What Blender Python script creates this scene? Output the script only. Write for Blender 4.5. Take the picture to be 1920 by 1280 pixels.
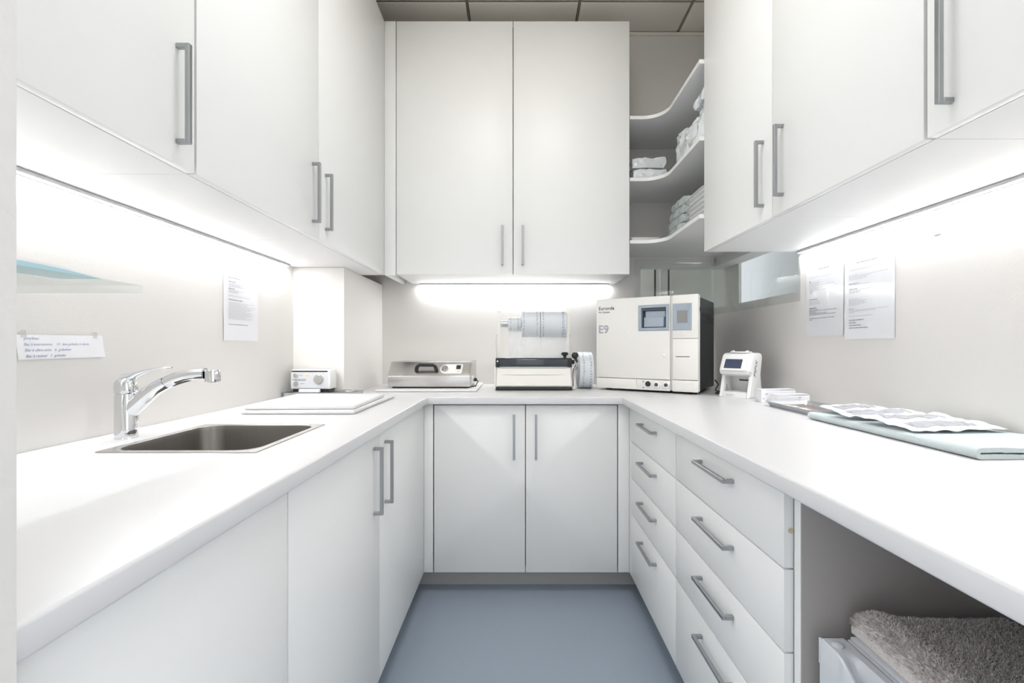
import bpy, bmesh, math, random
from mathutils import Vector, Matrix, noise, Euler
R = math.radians
for o in list(bpy.data.objects): bpy.data.objects.remove(o)
scene = bpy.context.scene
COL = scene.collection

# ------------------------------------------------------------------ camera, world, exposure
FPX = 853.0
EYE = 1.126
cd = bpy.data.cameras.new('camera'); cam = bpy.data.objects.new('camera', cd); COL.objects.link(cam)
cd.sensor_fit = 'HORIZONTAL'; cd.sensor_width = 36; cd.lens = 36 * FPX / 1920
cd.shift_x = -11 / 1920; cd.shift_y = 9.5 / 1920
cd.clip_start = .02; cd.clip_end = 50
cam.location = (0, 0, EYE); cam.rotation_euler = (R(90), 0, 0)
scene.camera = cam
world = bpy.data.worlds.new('world'); scene.world = world; world.use_nodes = True
world.node_tree.nodes['Background'].inputs[0].default_value = (.93, .96, 1, 1)
world.node_tree.nodes['Background'].inputs[1].default_value = 1.15
scene.view_settings.view_transform = 'Standard'
scene.view_settings.look = 'None'
scene.view_settings.exposure = 0.37
scene.view_settings.gamma = 1.0
scene.view_settings.use_curve_mapping = False
STRIP_W = 2.3      # watts per metre of LED strip
PANEL_W = 6.5      # watts of the unseen ceiling luminaire, downwards
UP_W = 2.0         # and upwards, added to brighten the ceiling

def area_light(name, loc, rot, sx, sy, watts, parent=None, color=(.965, .985, 1)):
    l = bpy.data.lights.new(name, 'AREA'); l.shape = 'RECTANGLE'; l.size = sx; l.size_y = sy
    l.energy = watts; l.color = color
    o = bpy.data.objects.new(name, l); COL.objects.link(o); o.location = loc; o.rotation_euler = rot
    if parent: o.parent = parent
    return o

# ------------------------------------------------------------------ helpers
def lin(c):
    c = c / 255.0
    return c / 12.92 if c <= .04045 else ((c + .055) / 1.055) ** 2.4
def rgb(r, g, b): return (lin(r), lin(g), lin(b), 1)

MAT = {}
def mat(name, col, rough=.5, metal=0., noise_amt=0., noise_scale=40., bump=0., bump_scale=200., coat=0., spec=.5,
        emit=None, estr=0., trans=0., stretch=None, sheen=0., alpha=1.):
    m = bpy.data.materials.new(name); m.use_nodes = True
    nt = m.node_tree; b = nt.nodes['Principled BSDF']
    b.inputs['Base Color'].default_value = col
    b.inputs['Roughness'].default_value = rough
    b.inputs['Metallic'].default_value = metal
    b.inputs['Specular IOR Level'].default_value = spec
    b.inputs['Coat Weight'].default_value = coat
    b.inputs['Coat Roughness'].default_value = .08
    b.inputs['Transmission Weight'].default_value = trans
    b.inputs['Sheen Weight'].default_value = sheen
    b.inputs['Alpha'].default_value = alpha
    if emit:
        b.inputs['Emission Color'].default_value = emit; b.inputs['Emission Strength'].default_value = estr
    if noise_amt or bump:
        tc = nt.nodes.new('ShaderNodeTexCoord'); mp = nt.nodes.new('ShaderNodeMapping')
        nt.links.new(tc.outputs['Object'], mp.inputs['Vector'])
        if stretch: mp.inputs['Scale'].default_value = stretch
    if noise_amt:
        n = nt.nodes.new('ShaderNodeTexNoise'); n.inputs['Scale'].default_value = noise_scale; n.inputs['Detail'].default_value = 4
        nt.links.new(mp.outputs[0], n.inputs['Vector'])
        mx = nt.nodes.new('ShaderNodeMix'); mx.data_type = 'RGBA'
        mx.inputs[6].default_value = tuple(c * (1 - noise_amt) for c in col[:3]) + (1,)
        mx.inputs[7].default_value = tuple(min(1, c * (1 + noise_amt)) for c in col[:3]) + (1,)
        nt.links.new(n.outputs['Fac'], mx.inputs[0]); nt.links.new(mx.outputs[2], b.inputs['Base Color'])
    if bump:
        n2 = nt.nodes.new('ShaderNodeTexNoise'); n2.inputs['Scale'].default_value = bump_scale; n2.inputs['Detail'].default_value = 3
        nt.links.new(mp.outputs[0], n2.inputs['Vector'])
        bp = nt.nodes.new('ShaderNodeBump'); bp.inputs['Strength'].default_value = bump; bp.inputs['Distance'].default_value = .002
        nt.links.new(n2.outputs['Fac'], bp.inputs['Height']); nt.links.new(bp.outputs[0], b.inputs['Normal'])
    MAT[name] = m
    return m

def glass_mat(name, tint, refl_ior=1.5, body=0., body_col=(1, 1, 1, 1)):
    m = bpy.data.materials.new(name); m.use_nodes = True; nt = m.node_tree
    nt.nodes.remove(nt.nodes['Principled BSDF']); out = nt.nodes['Material Output']
    t = nt.nodes.new('ShaderNodeBsdfTransparent'); t.inputs[0].default_value = tint
    g = nt.nodes.new('ShaderNodeBsdfGlossy'); g.inputs['Roughness'].default_value = .01
    f = nt.nodes.new('ShaderNodeFresnel'); f.inputs[0].default_value = refl_ior
    mx = nt.nodes.new('ShaderNodeMixShader')
    # same reflectance for both faces of the pane (no refraction is modelled, so no total reflection inside)
    ge = nt.nodes.new('ShaderNodeNewGeometry'); io = nt.nodes.new('ShaderNodeMix'); io.data_type = 'FLOAT'
    io.inputs[2].default_value = refl_ior; io.inputs[3].default_value = 1 / refl_ior
    nt.links.new(ge.outputs['Backfacing'], io.inputs[0]); nt.links.new(io.outputs[0], f.inputs[0])
    nt.links.new(f.outputs[0], mx.inputs[0])
    if body:
        d = nt.nodes.new('ShaderNodeBsdfDiffuse'); d.inputs[0].default_value = body_col
        m2 = nt.nodes.new('ShaderNodeMixShader'); m2.inputs[0].default_value = body
        nt.links.new(t.outputs[0], m2.inputs[1]); nt.links.new(d.outputs[0], m2.inputs[2]); nt.links.new(m2.outputs[0], mx.inputs[1])
    else:
        nt.links.new(t.outputs[0], mx.inputs[1])
    nt.links.new(g.outputs[0], mx.inputs[2]); nt.links.new(mx.outputs[0], out.inputs[0])
    MAT[name] = m
    return m

mat('wall', rgb(232, 229, 225), .55, bump=.12, bump_scale=260, noise_amt=.008, noise_scale=6)
mat('plaster', rgb(222, 219, 215), .8, bump=.5, bump_scale=60, noise_amt=.02, noise_scale=9)
mat('ceiling', rgb(246, 239, 227), .9, bump=.15, bump_scale=400, noise_amt=.015, noise_scale=80)
mat('ceiling_bar', rgb(158, 151, 139), .6, noise_amt=.02)
mat('floor', rgb(160, 172, 186), .42, noise_amt=.10, noise_scale=260, bump=.05, bump_scale=500)
mat('laminate', rgb(239, 239, 237), .38, noise_amt=.004, noise_scale=30, bump=.03, bump_scale=500)
mat('carcass', rgb(236, 236, 235), .45, noise_amt=.004)
mat('edge_band', rgb(214, 210, 200), .5, noise_amt=.01)
mat('worktop', rgb(216, 215, 216), .32, noise_amt=.004, noise_scale=20)
mat('panel_shade_grey', rgb(186, 181, 177), .55, noise_amt=.015, noise_scale=60)  # grey face mostly stands in for knee space shade, partly its own colour
mat('strip_profile', rgb(208, 208, 210), .5, noise_amt=.01)
mat('silver_panel', rgb(226, 228, 231), .35, .25, noise_amt=.01)
mat('plinth', rgb(186, 183, 180), .6, noise_amt=.02)
mat('steel_handle', rgb(168, 170, 172), .36, 1., noise_amt=.04, noise_scale=300, stretch=(1, 1, .1))
mat('steel', rgb(206, 204, 202), .27, 1., noise_amt=.05, noise_scale=180, stretch=(.05, 1, 1))
mat('steel_bowl', rgb(150, 146, 142), .33, 1., noise_amt=.08, noise_scale=140, stretch=(1, 1, .06))
mat('chrome', rgb(225, 226, 228), .06, 1., noise_amt=.003)
mat('dark_gap', rgb(60, 58, 55), .8, noise_amt=.02)
mat('black_plastic', rgb(32, 33, 36), .42, noise_amt=.03)
mat('charcoal', rgb(42, 43, 47), .5, noise_amt=.05, noise_scale=150, bump=.1, bump_scale=600)
mat('white_plastic', rgb(240, 240, 238), .35, noise_amt=.004)
mat('cream_plastic', rgb(236, 234, 229), .4, noise_amt=.005)
mat('board', rgb(226, 225, 225), .45, noise_amt=.004, bump=.03, bump_scale=300)
mat('bluegrey', rgb(160, 172, 184), .4, noise_amt=.01)
mat('bluegrey_dark', rgb(70, 76, 86), .5, noise_amt=.02)
mat('screen_grey', rgb(135, 135, 135), .25, noise_amt=.02)
mat('screen_blue', rgb(62, 70, 96), .15, noise_amt=.03, coat=.5)
mat('ink', rgb(70, 72, 84), .6, noise_amt=.02)
mat('ink_light', rgb(196, 197, 201), .6, noise_amt=.02)
mat('ink_mid', rgb(150, 151, 158), .6, noise_amt=.02)
mat('roll_print', rgb(168, 176, 196), .5, noise_amt=.05)
mat('ink_blue', rgb(150, 156, 188), .6, noise_amt=.02)
mat('silver_print', rgb(160, 163, 170), .35, .6, noise_amt=.03)
mat('paper', rgb(240, 239, 242), .6, noise_amt=.005)
mat('paper_sleeve', rgb(234, 235, 238), .35, noise_amt=.006, coat=.8, bump=.25, bump_scale=14)
mat('paper_blue', rgb(178, 214, 224), .5, noise_amt=.03)
mat('dark_bar', rgb(48, 55, 63), .12, noise_amt=.03, coat=.6)
mat('film', rgb(214, 219, 224), .3, noise_amt=.02, coat=.3)
mat('roll', rgb(214, 218, 221), .4, noise_amt=.02, noise_scale=12)
mat('towel_mint', rgb(208, 219, 220), .95, noise_amt=.05, noise_scale=420, bump=.8, bump_scale=900, sheen=.3)
mat('towel_grey', rgb(222, 215, 212), .95, noise_amt=.30, noise_scale=230, bump=.9, bump_scale=700, sheen=.3)
mat('plastic_wrap', rgb(226, 229, 232), .22, noise_amt=.06, noise_scale=30, coat=.9, bump=.6, bump_scale=60)
mat('plastic_wrap_green', rgb(196, 205, 204), .22, noise_amt=.10, noise_scale=26, coat=.9, bump=.6, bump_scale=60)
mat('pouch', rgb(222, 225, 228), .35, noise_amt=.02, noise_scale=30, coat=.5, bump=.25, bump_scale=50)
mat('pouch_window', rgb(172, 172, 182), .2, noise_amt=.05, noise_scale=40, coat=.8, bump=.2, bump_scale=60)
mat('instrument', rgb(196, 184, 180), .25, 1., noise_amt=.05)
mat('tray_metal', rgb(205, 207, 210), .35, .85, noise_amt=.03)
mat('fridge', rgb(208, 211, 216), .3, noise_amt=.004)
mat('orange_light', rgb(240, 150, 70), .4, noise_amt=.01, emit=rgb(255, 150, 60), estr=1.0)
mat('led', rgb(255, 255, 255), .5, noise_amt=.001, emit=(1, 1, 1, 1), estr=14)
mat('panel_glow', rgb(255, 255, 255), .5, noise_amt=.001, emit=(1, 1, 1, 1), estr=4)
mat('aluminium', rgb(190, 190, 192), .4, .9, noise_amt=.02)
mat('tape', rgb(226, 224, 219), .3, noise_amt=.02)
mat('green_panel', rgb(220, 222, 215), .5, noise_amt=.02)
mat('pale_panel', rgb(224, 226, 228), .5, noise_amt=.01)
mat('post_white', rgb(244, 244, 242), .5, noise_amt=.01)
mat('wood_dot', rgb(196, 182, 150), .6, noise_amt=.05)
glass_mat('glass', (.975, .985, .98, 1), 1.5)
glass_mat('glass_shelf', (.955, .972, .967, 1), 1.15, body=.035, body_col=(.8, .88, .87, 1))
glass_mat('clear_film', (.93, .94, .95, 1), 1.35, body=.38, body_col=(.83, .85, .87, 1))
glass_mat('tape_clear', (.97, .97, .96, 1), 1.2, body=.10, body_col=(.72, .71, .68, 1))

class G:
    """collects shapes for one mesh object"""
    def __init__(s): s.bm = bmesh.new()
    def _merge(s, t):
        me = bpy.data.meshes.new('t'); t.to_mesh(me); t.free(); s.bm.from_mesh(me); bpy.data.meshes.remove(me); return s
    def box(s, x0, x1, y0, y1, z0, z1, bev=0., seg=2):
        t = bmesh.new(); bmesh.ops.create_cube(t, size=1)
        for v in t.verts: v.co = Vector(((x0 + x1) / 2 + v.co.x * (x1 - x0), (y0 + y1) / 2 + v.co.y * (y1 - y0), (z0 + z1) / 2 + v.co.z * (z1 - z0)))
        if bev: bmesh.ops.bevel(t, geom=t.edges[:], offset=bev, segments=seg, affect='EDGES', profile=.5)
        return s._merge(t)
    def prism(s, pts, axis, a0, a1, bev=0., seg=2):
        """pts: 2-D outline; axis 0: (y,z) along x, 1: (x,z) along y, 2: (x,y) along z"""
        t = bmesh.new()
        def P(p, a):
            return (a, p[0], p[1]) if axis == 0 else (p[0], a, p[1]) if axis == 1 else (p[0], p[1], a)
        A = [t.verts.new(P(p, a0)) for p in pts]; B = [t.verts.new(P(p, a1)) for p in pts]
        n = len(pts)
        t.faces.new(A); t.faces.new(B[::-1])
        for i in range(n): t.faces.new((A[i], B[i], B[(i + 1) % n], A[(i + 1) % n]))
        bmesh.ops.recalc_face_normals(t, faces=t.faces[:])
        if bev: bmesh.ops.bevel(t, geom=t.edges[:], offset=bev, segments=seg, affect='EDGES', profile=.5)
        return s._merge(t)
    def rings(s, rings, cap0=True, cap1=True, closed=True):
        t = bmesh.new(); V = [[t.verts.new(p) for p in r] for r in rings]; n = len(rings[0])
        for a, b in zip(V, V[1:]):
            for i in range(n if closed else n - 1):
                j = (i + 1) % n; t.faces.new((a[i], a[j], b[j], b[i]))
        if cap0: t.faces.new(V[0][::-1])
        if cap1: t.faces.new(V[-1])
        bmesh.ops.recalc_face_normals(t, faces=t.faces[:])
        return s._merge(t)
    def lathe(s, prof, c=(0, 0, 0), axis=2, n=32, cap=True):
        """prof: (radius, height) list"""
        def P(r, h, a):
            u, v = r * math.cos(a), r * math.sin(a)
            p = (u, v, h) if axis == 2 else (h, u, v) if axis == 0 else (v, h, u)
            return Vector(p) + Vector(c)
        return s.rings([[P(max(r, 1e-5), h, 2 * math.pi * i / n) for i in range(n)] for r, h in prof], cap, cap)
    def tube(s, path, rad, n=10, flat=1., up=(0, 0, 1)):
        """rad: number or list; flat: width ratio across 'up'"""
        path = [Vector(p) for p in path]; rs = []
        for i, p in enumerate(path):
            d = (path[min(i + 1, len(path) - 1)] - path[max(i - 1, 0)]).normalized()
            u = Vector(up); side = d.cross(u)
            if side.length < 1e-4: side = d.cross(Vector((1, 0, 0)))
            side.normalize(); w = side.cross(d).normalized()
            r = rad[i] if isinstance(rad, (list, tuple)) else rad
            f = flat[i] if isinstance(flat, (list, tuple)) else flat
            rs.append([p + side * (r * f * math.cos(2 * math.pi * k / n)) + w * (r * math.sin(2 * math.pi * k / n)) for k in range(n)])
        return s.rings(rs)
    def quad(s, a, b, c, d):
        v = [s.bm.verts.new(p) for p in (a, b, c, d)]; s.bm.faces.new(v); return s
    def mul(s, M):
        bmesh.ops.transform(s.bm, matrix=M, verts=s.bm.verts[:]); return s

ROOTM = {}
def obj(name, g, m, parent=None, world=False, smooth=True, sharp=35):
    me = bpy.data.meshes.new(name)
    if parent is not None and world: g.mul(ROOTM[parent.name].inverted())
    g.bm.to_mesh(me); g.bm.free()
    if smooth and len(me.polygons):
        me.polygons.foreach_set('use_smooth', [True] * len(me.polygons)); me.set_sharp_from_angle(angle=R(sharp))
    me.materials.append(MAT[m] if isinstance(m, str) else m)
    o = bpy.data.objects.new(name, me); COL.objects.link(o)
    if parent is not None:
        o.parent = parent; ROOTM[o.name] = ROOTM[parent.name]
    else:
        ROOTM[o.name] = Matrix.Identity(4)
    return o
def tag(o, label, cat, group=None):
    o['label'] = label; o['category'] = cat
    if group: o['group'] = group
    return o
def thing(name, label, cat, loc=(0, 0, 0), rotz=0., group=None, M=None):
    o = bpy.data.objects.new(name, None); COL.objects.link(o); o.empty_display_size = .05
    M = M if M is not None else Matrix.Translation(loc) @ Matrix.Rotation(rotz, 4, 'Z')
    o.location = M.to_translation(); o.rotation_euler = M.to_euler()
    ROOTM[o.name] = M
    return tag(o, label, cat, group)
def struct(name, g, m, label=None, parent=None, world=False):
    o = obj(name, g, m, parent, world)
    if parent is None:
        o['kind'] = 'structure'
        if label: o['label'] = label
    return o
def text(name, s, size, m, parent, M, extrude=.0003, shear=0., bold=0.):
    c = bpy.data.curves.new('txt', 'FONT'); c.body = s; c.size = size; c.extrude = extrude; c.shear = shear; c.offset = bold
    t = bpy.data.objects.new('txt', c); COL.objects.link(t)
    dg = bpy.context.evaluated_depsgraph_get(); me = bpy.data.meshes.new_from_object(t.evaluated_get(dg))
    bpy.data.objects.remove(t); bpy.data.curves.remove(c)
    me.name = name; me.materials.clear(); me.materials.append(MAT[m]); me.transform(M)
    o = bpy.data.objects.new(name, me); COL.objects.link(o); o.parent = parent; ROOTM[o.name] = ROOTM[parent.name]
    return o
def basis(loc, x, y, z): return Matrix.Translation(loc) @ Matrix((x, y, z)).transposed().to_4x4()
def soft_box(g, cx, cy, cz, sx, sy, sz, amp=.006, seed=0, n=9, nz=5, fr=22, rnd=.25):
    """crumpled, rounded pack"""
    t = bmesh.new(); bmesh.ops.create_cube(t, size=2)
    bmesh.ops.subdivide_edges(t, edges=t.edges[:], cuts=n, use_grid_fill=True)
    for v in t.verts:
        p = v.co.copy(); q = p.normalized() * 1.18
        p = p.lerp(Vector((max(-1, min(1, q.x)), max(-1, min(1, q.y)), p.z * (1 - .12 * (abs(p.x) ** 4 + abs(p.y) ** 4)))), rnd)
        w = Vector((cx + p.x * sx / 2, cy + p.y * sy / 2, cz + p.z * sz / 2))
        nn = noise.noise_vector((w + Vector((seed * 3.1, seed * 7.7, 0))) * fr)
        k = .25 if p.z < -.8 else 1
        n3 = noise.noise_vector((w + Vector((seed, 0, seed * 2.3))) * fr * 3.0) * .5
        nn = nn + n3
        v.co = w + Vector((nn.x * amp, nn.y * amp, nn.z * amp * k))
    zmin = min(v.co.z for v in t.verts); 
    for v in t.verts: v.co.z += (cz - sz / 2) - zmin
    return g._merge(t)

# ------------------------------------------------------------------ dimensions (metres, camera at x=0, y=0)
XL, XR, YB, YF, ZC = -1.055, 1.185, 2.74, .363, 3.01
CT = .90; CTH = .033            # worktop top and thickness
LX, RX, BY = -.405, .466, 2.03  # worktop front edges: left leg, right leg, back
DLX, DRX, DBY = -.425, .505, 2.06   # base door faces
ULX, URX, UBY = -.695, .780, 2.37   # upper door faces
ULZ, URZ, UBZ = 1.498, 1.523, 1.503 # underside of the upper units
UTOP = 2.82
YRE = 1.907                     # far end of the right-hand upper units
DT = .019                       # door thickness

# ------------------------------------------------------------------ the room
struct('floor', G().box(-1.6, 1.8, -1.6, 3.4, -.05, 0), 'floor', 'blue grey speckled vinyl floor')
w = G(); w.box(-1.25, XL, YF, YB, 0, 3.1); struct('wall_left', w, 'wall', 'off white left wall above the sink')
OX, OZ0, OZ1, OY = .739, 1.358, 1.606, 1.92
w = G(); w.box(-1.25, OX, YB, YB + .1, 0, 3.1).box(OX, 1.30, YB, YB + .1, 0, OZ0).box(OX, 1.30, YB, YB + .1, OZ1, 3.1)
struct('wall_back', w, 'wall', 'off white back wall with a long narrow corner window')
w = G(); w.box(XR, XR + .1, YF, OY, 0, 3.1).box(XR, XR + .1, OY, YB, 0, OZ0).box(XR, XR + .1, OY, YB, OZ1, 3.1)
struct('wall_right', w, 'wall', 'off white right wall with two paper notices')
struct('wall_front', G().box(-1.25, -.400, .16, YF, 0, 3.1), 'plaster', 'rough plastered wall end beside the doorway')
struct('wall_doorway', G().box(.47, 1.29, .16, YF, 0, 3.1).box(-.4, .47, .16, YF, 2.2, 3.1), 'plaster', 'plastered wall end right of the doorway and lintel over it')
struct('wall_pillar', G().box(XL, -.817, 2.138, YB, 0, ULZ - .001), 'wall', 'boxed out corner pillar between left and back wall')

# suspended ceiling: lay-in tiles with bars between
ceil = struct('ceiling', G().box(-1.25, 1.3, .16, 2.84, ZC + .03, ZC + .09), 'ceiling_bar', 'suspended ceiling of beige tiles')
gx = [XL, -.90, -.28, .34, .96, XR]; gy = [.17, .63, 1.25, 1.87, 2.49, YB]
for i in range(5):
    for j in range(5):
        a, b, c, d = gx[i], gx[i + 1], gy[j], gy[j + 1]
        if b - a < .05: continue
        obj('ceiling_tile', G().box(a + .008, b - .008, c + .008, d - .008, ZC, ZC + .018, .003), 'ceiling', ceil)
for x in gx[1:-1]: obj('ceiling_bar', G().box(x - .004, x + .004, .17, YB, ZC + .004, ZC + .029), 'ceiling_bar', ceil)
for y in gy[1:-1]: obj('ceiling_bar', G().box(XL, XR, y - .004, y + .004, ZC + .0045, ZC + .0295), 'ceiling_bar', ceil)
struct('trim_1', G().box(XL, XR, YB - .018, YB, ZC - .018, ZC - .004), 'ceiling', 'wall angle under the ceiling tiles')
cl = thing('added_ceiling_light', 'square unseen luminaire added below the ceiling tiles to brighten them', 'light', (.03, .94, 2.84))  # unseen lamp; hanging form and uplight added to brighten the ceiling
obj('frame', G().box(-.30, .30, -.30, -.28, -.004, .03).box(-.30, .30, .28, .30, -.004, .03).box(-.30, -.28, -.28, .28, -.004, .03).box(.28, .30, -.28, .28, -.004, .03), 'aluminium', cl)
obj('diffuser', G().box(-.28, .28, -.28, .28, .002, .022), 'panel_glow', cl)
for x in (-.27, .27):
    for y in (-.27, .27): obj('added_light_wire', G().tube([(x, y, .022), (x, y, ZC - 2.84)], .001, 6), 'aluminium', cl)
area_light('unseen_luminaire_down', (0, 0, -.006), (0, 0, 0), .56, .56, PANEL_W, cl)
area_light('added_luminaire_up', (0, 0, .032), (R(180), 0, 0), .56, .56, UP_W, cl)

# corner window: glass plates on the wall faces, a passage beyond
w1 = struct('window_1', G().box(.700, XR - .002, YB - .008, YB - .002, 1.317, 1.652, .0008), 'glass', 'glass plate over the opening in the back wall')
w2 = struct('window_2', G().box(XR - .008, XR - .002, 1.905, YB - .009, 1.317, 1.652, .0008), 'glass', 'glass plate over the opening in the right wall')
struct('wall_beyond_back', G().box(.60, 1.31, 3.02, 3.06, 1.0, 2.0), 'green_panel', 'grey green panels in the passage behind the corner window')
struct('wall_beyond_side', G().box(1.62, 1.66, 1.4, 3.8, .9, 2.1), 'pale_panel', 'pale wall of the passage behind the right glass')
struct('trim_2', G().box(.90, .937, YB + .12, YB + .15, 1.1, 1.9), 'post_white', 'white post behind the corner window')
struct('trim_3', G().box(.862, .868, YB + .12, YB + .14, 1.1, 1.9).box(.950, .953, YB + .12, YB + .14, 1.1, 1.9), 'dark_gap', 'dark panel joint behind the corner window')
struct('trim_4', G().box(XR + .104, XR + .12, 2.655, 3.0, 1.1, 1.9), 'green_panel', 'grey post behind the right glass')

# ------------------------------------------------------------------ fitted furniture
def handle(parent, p, axis, out, L=.205, proj=.028):
    """p: centre of the handle on the door face"""
    p = Vector(p); ax = Vector(axis); ou = Vector(out); sd = ax.cross(ou); t = .0095; wd = .010
    g = G()
    def blk(a0, a1, o0, o1):
        c = [p + ax * a + ou * o + sd * s for a in (a0, a1) for o in (o0, o1) for s in (-wd / 2, wd / 2)]
        g.box(*[f(q[k] for q in c) for k in range(3) for f in (min, max)], .001, 1)
    blk(-L / 2, L / 2, proj - t, proj)
    blk(-L / 2, -L / 2 + t, .0, proj - t); blk(L / 2 - t, L / 2, .0, proj - t)
    return obj('handle', g, 'steel_handle', parent, True)
def carcass(x0, x1, y0, y1, z0, z1, open_axis, t=.018, top=True):
    """five boards; open_axis: the side the door covers ('+x','-x','-y')"""
    g = G(); b = .0006
    g.box(x0, x1, y0, y1, z0, z0 + t, b, 1)
    if top: g.box(x0, x1, y0, y1, z1 - t, z1, b, 1)
    a0, a1 = z0 + t, (z1 - t if top else z1)
    if open_axis in ('+x', '-x'):
        g.box(x0, x1, y0, y0 + t, a0, a1, b, 1).box(x0, x1, y1 - t, y1, a0, a1, b, 1)
        xb = (x0, x0 + .006) if open_axis == '+x' else (x1 - .006, x1)
        g.box(xb[0], xb[1], y0 + t, y1 - t, a0, a1)
    else:
        g.box(x0, x0 + t, y0, y1, a0, a1, b, 1).box(x1 - t, x1, y0, y1, a0, a1, b, 1)
        g.box(x0 + t, x1 - t, y1 - .006, y1, a0, a1)
    return g
gap = .0018
def unit(name, label, x0, x1, y0, y1, z0, z1, face, doors, group=None, top=True):
    """doors: list of dicts with lo/hi along the face and z range, handle position"""
    r = thing(name, label, 'cabinet', ((x0 + x1) / 2, (y0 + y1) / 2, z0), 0, group)
    cx0, cx1, cy0, cy1 = x0, x1, y0, y1
    if face == '+x': cx1 -= DT + .002
    elif face == '-x': cx0 += DT + .002
    else: cy0 += DT + .002
    obj('body', carcass(cx0, cx1, cy0, cy1, z0, z1, face, top=top), 'carcass', r, True)
    for d in doors:
        g = G(); lo, hi = d['lo'] + gap, d['hi'] - gap; dz0, dz1 = d.get('z0', z0) + d.get('zg', 0), d.get('z1', z1) - d.get('zg', 0)
        if face == '+x': g.box(x1 - DT, x1, lo, hi, dz0, dz1, .0012)
        elif face == '-x': g.box(x0, x0 + DT, lo, hi, dz0, dz1, .0012)
        else: g.box(lo, hi, y0, y0 + DT, dz0, dz1, .0012)
        o = obj(d.get('name', 'door'), g, 'laminate', r, True)
        h = d.get('h')
        if h:
            a, z, vert = h
            out = {'+x': (1, 0, 0), '-x': (-1, 0, 0), '-y': (0, -1, 0)}[face]
            pos = {'+x': (x1, a, z), '-x': (x0, a, z), '-y': (a, y0, z)}[face]
            ax = (0, 0, 1) if vert else ((0, 1, 0) if face != '-y' else (1, 0, 0))
            handle(o, pos, ax, out, d.get('L', .204))
    return r

# uppers on the left wall
e = .0008
unit('wall_cabinet', 'white wall cabinet over the sink, next to the rough plastered wall end', XL + .001, ULX, YF + .002, .9815 - e, ULZ, UTOP, '+x',
     [dict(lo=YF + .002, hi=.980, h=(.928, 1.641, True))], 'upper wall cabinets')
unit('wall_cabinet', 'middle white wall cabinet in the row above sink and paper notice', XL + .001, ULX, .9815 + e, 1.589 - e, ULZ, UTOP, '+x',
     [dict(lo=.983, hi=1.589, h=(1.54, 1.647, True))], 'upper wall cabinets')
unit('wall_cabinet', 'white corner wall cabinet above the boxed out pillar', XL + .001, ULX, 1.589 + e, UBY - .0015, ULZ, UTOP, '+x',
     [dict(lo=1.589, hi=UBY + .0005, h=(1.642, 1.646, True))], 'upper wall cabinets')
tag(obj('filler_panel', G().box(ULX, -.6365, UBY - .001, UBY + .018, ULZ, UTOP, .001).box(ULX, ULX + .018, UBY + .018, YB - .001, ULZ, UTOP, .001), 'laminate'),
    'narrow white filler strip between left and back wall cabinets', 'panel')
# upper on the back wall
unit('wall_cabinet', 'tall two door white wall cabinet on the back wall over the sealing machine', -.6345, .583, UBY, YB - .001, UBZ, UTOP, '-y',
     [dict(lo=-.6345, hi=-.025, h=(-.080, 1.650, True)), dict(lo=-.025, hi=.583, h=(.025, 1.650, True))], 'upper wall cabinets')
# uppers on the right wall
unit('wall_cabinet', 'white wall cabinet beside the open curved shelves', URX, XR - .001, 1.395 + e, YRE, URZ, 2.9, '-x',
     [dict(lo=1.395, hi=YRE, h=(1.446, 1.674, True), L=.211)], 'upper wall cabinets')
unit('wall_cabinet', 'white wall cabinet above the two sheets in plastic sleeves', URX, XR - .001, .871 + e, 1.395 - e, URZ, 2.9, '-x',
     [dict(lo=.873, hi=1.395, h=(1.339, 1.674, True), L=.211)], 'upper wall cabinets')
unit('wall_cabinet', 'white wall cabinet above the folded mint towel', URX, XR - .001, YF + .002, .871 - e, URZ, 2.9, '-x',
     [dict(lo=YF + .002, hi=.869, h=(.8174, 1.668, True), L=.211)], 'upper wall cabinets')

# open L-shaped shelves in the corner
sx0, sx1 = .585, .762; fr = .11
out = [(sx0, YB - .001), (sx0, UBY + .006)]
cxs, cys = sx1 - fr, UBY + .006 - fr
for k in range(13):
    a = R(90 - 90 * k / 12); out.append((cxs + fr * math.cos(a), cys + fr * math.sin(a)))
out += [(sx1, YRE + .001), (XR - .001, YRE + .001), (XR - .001, YB - .001)]
for lab, z in (('top', 2.313), ('middle', 1.990), ('bottom', 1.664)):
    tag(obj('corner_shelf', G().prism(out, 2, z, z + .018, .0008, 1), 'laminate'),
        {'top': 'empty topmost of three white corner shelves with curved front', 'middle': 'middle curved white corner shelf holding clear wrapped packs',
         'bottom': 'lowest curved white corner shelf holding stacked trays'}[lab], 'shelf', 'curved corner shelves')

# base units: left leg
BZ, BT = .104, CT - CTH - .002
r = unit('base_cabinet', 'white panel front base cabinet next to the rough plastered wall end', XL + .001, DLX, YF + .002, .841 - e, BZ, BT, '+x',
     [dict(lo=YF + .002, hi=.841, name='front_panel')], 'base cabinets', top=False)
unit('base_cabinet', 'white base cabinet under the steel sink', XL + .001, DLX, .841 + e, 1.400 - e, BZ, BT, '+x',
     [dict(lo=.842, hi=1.400, h=(1.343, .729, True), L=.2)], 'base cabinets', top=False)
unit('base_cabinet', 'white base cabinet under the white plastic boards', XL + .001, DLX, 1.400 + e, DBY - .001, BZ, BT, '+x',
     [dict(lo=1.400, hi=DBY + .0005, h=(1.452, .727, True), L=.2)], 'base cabinets', top=False)
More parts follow.
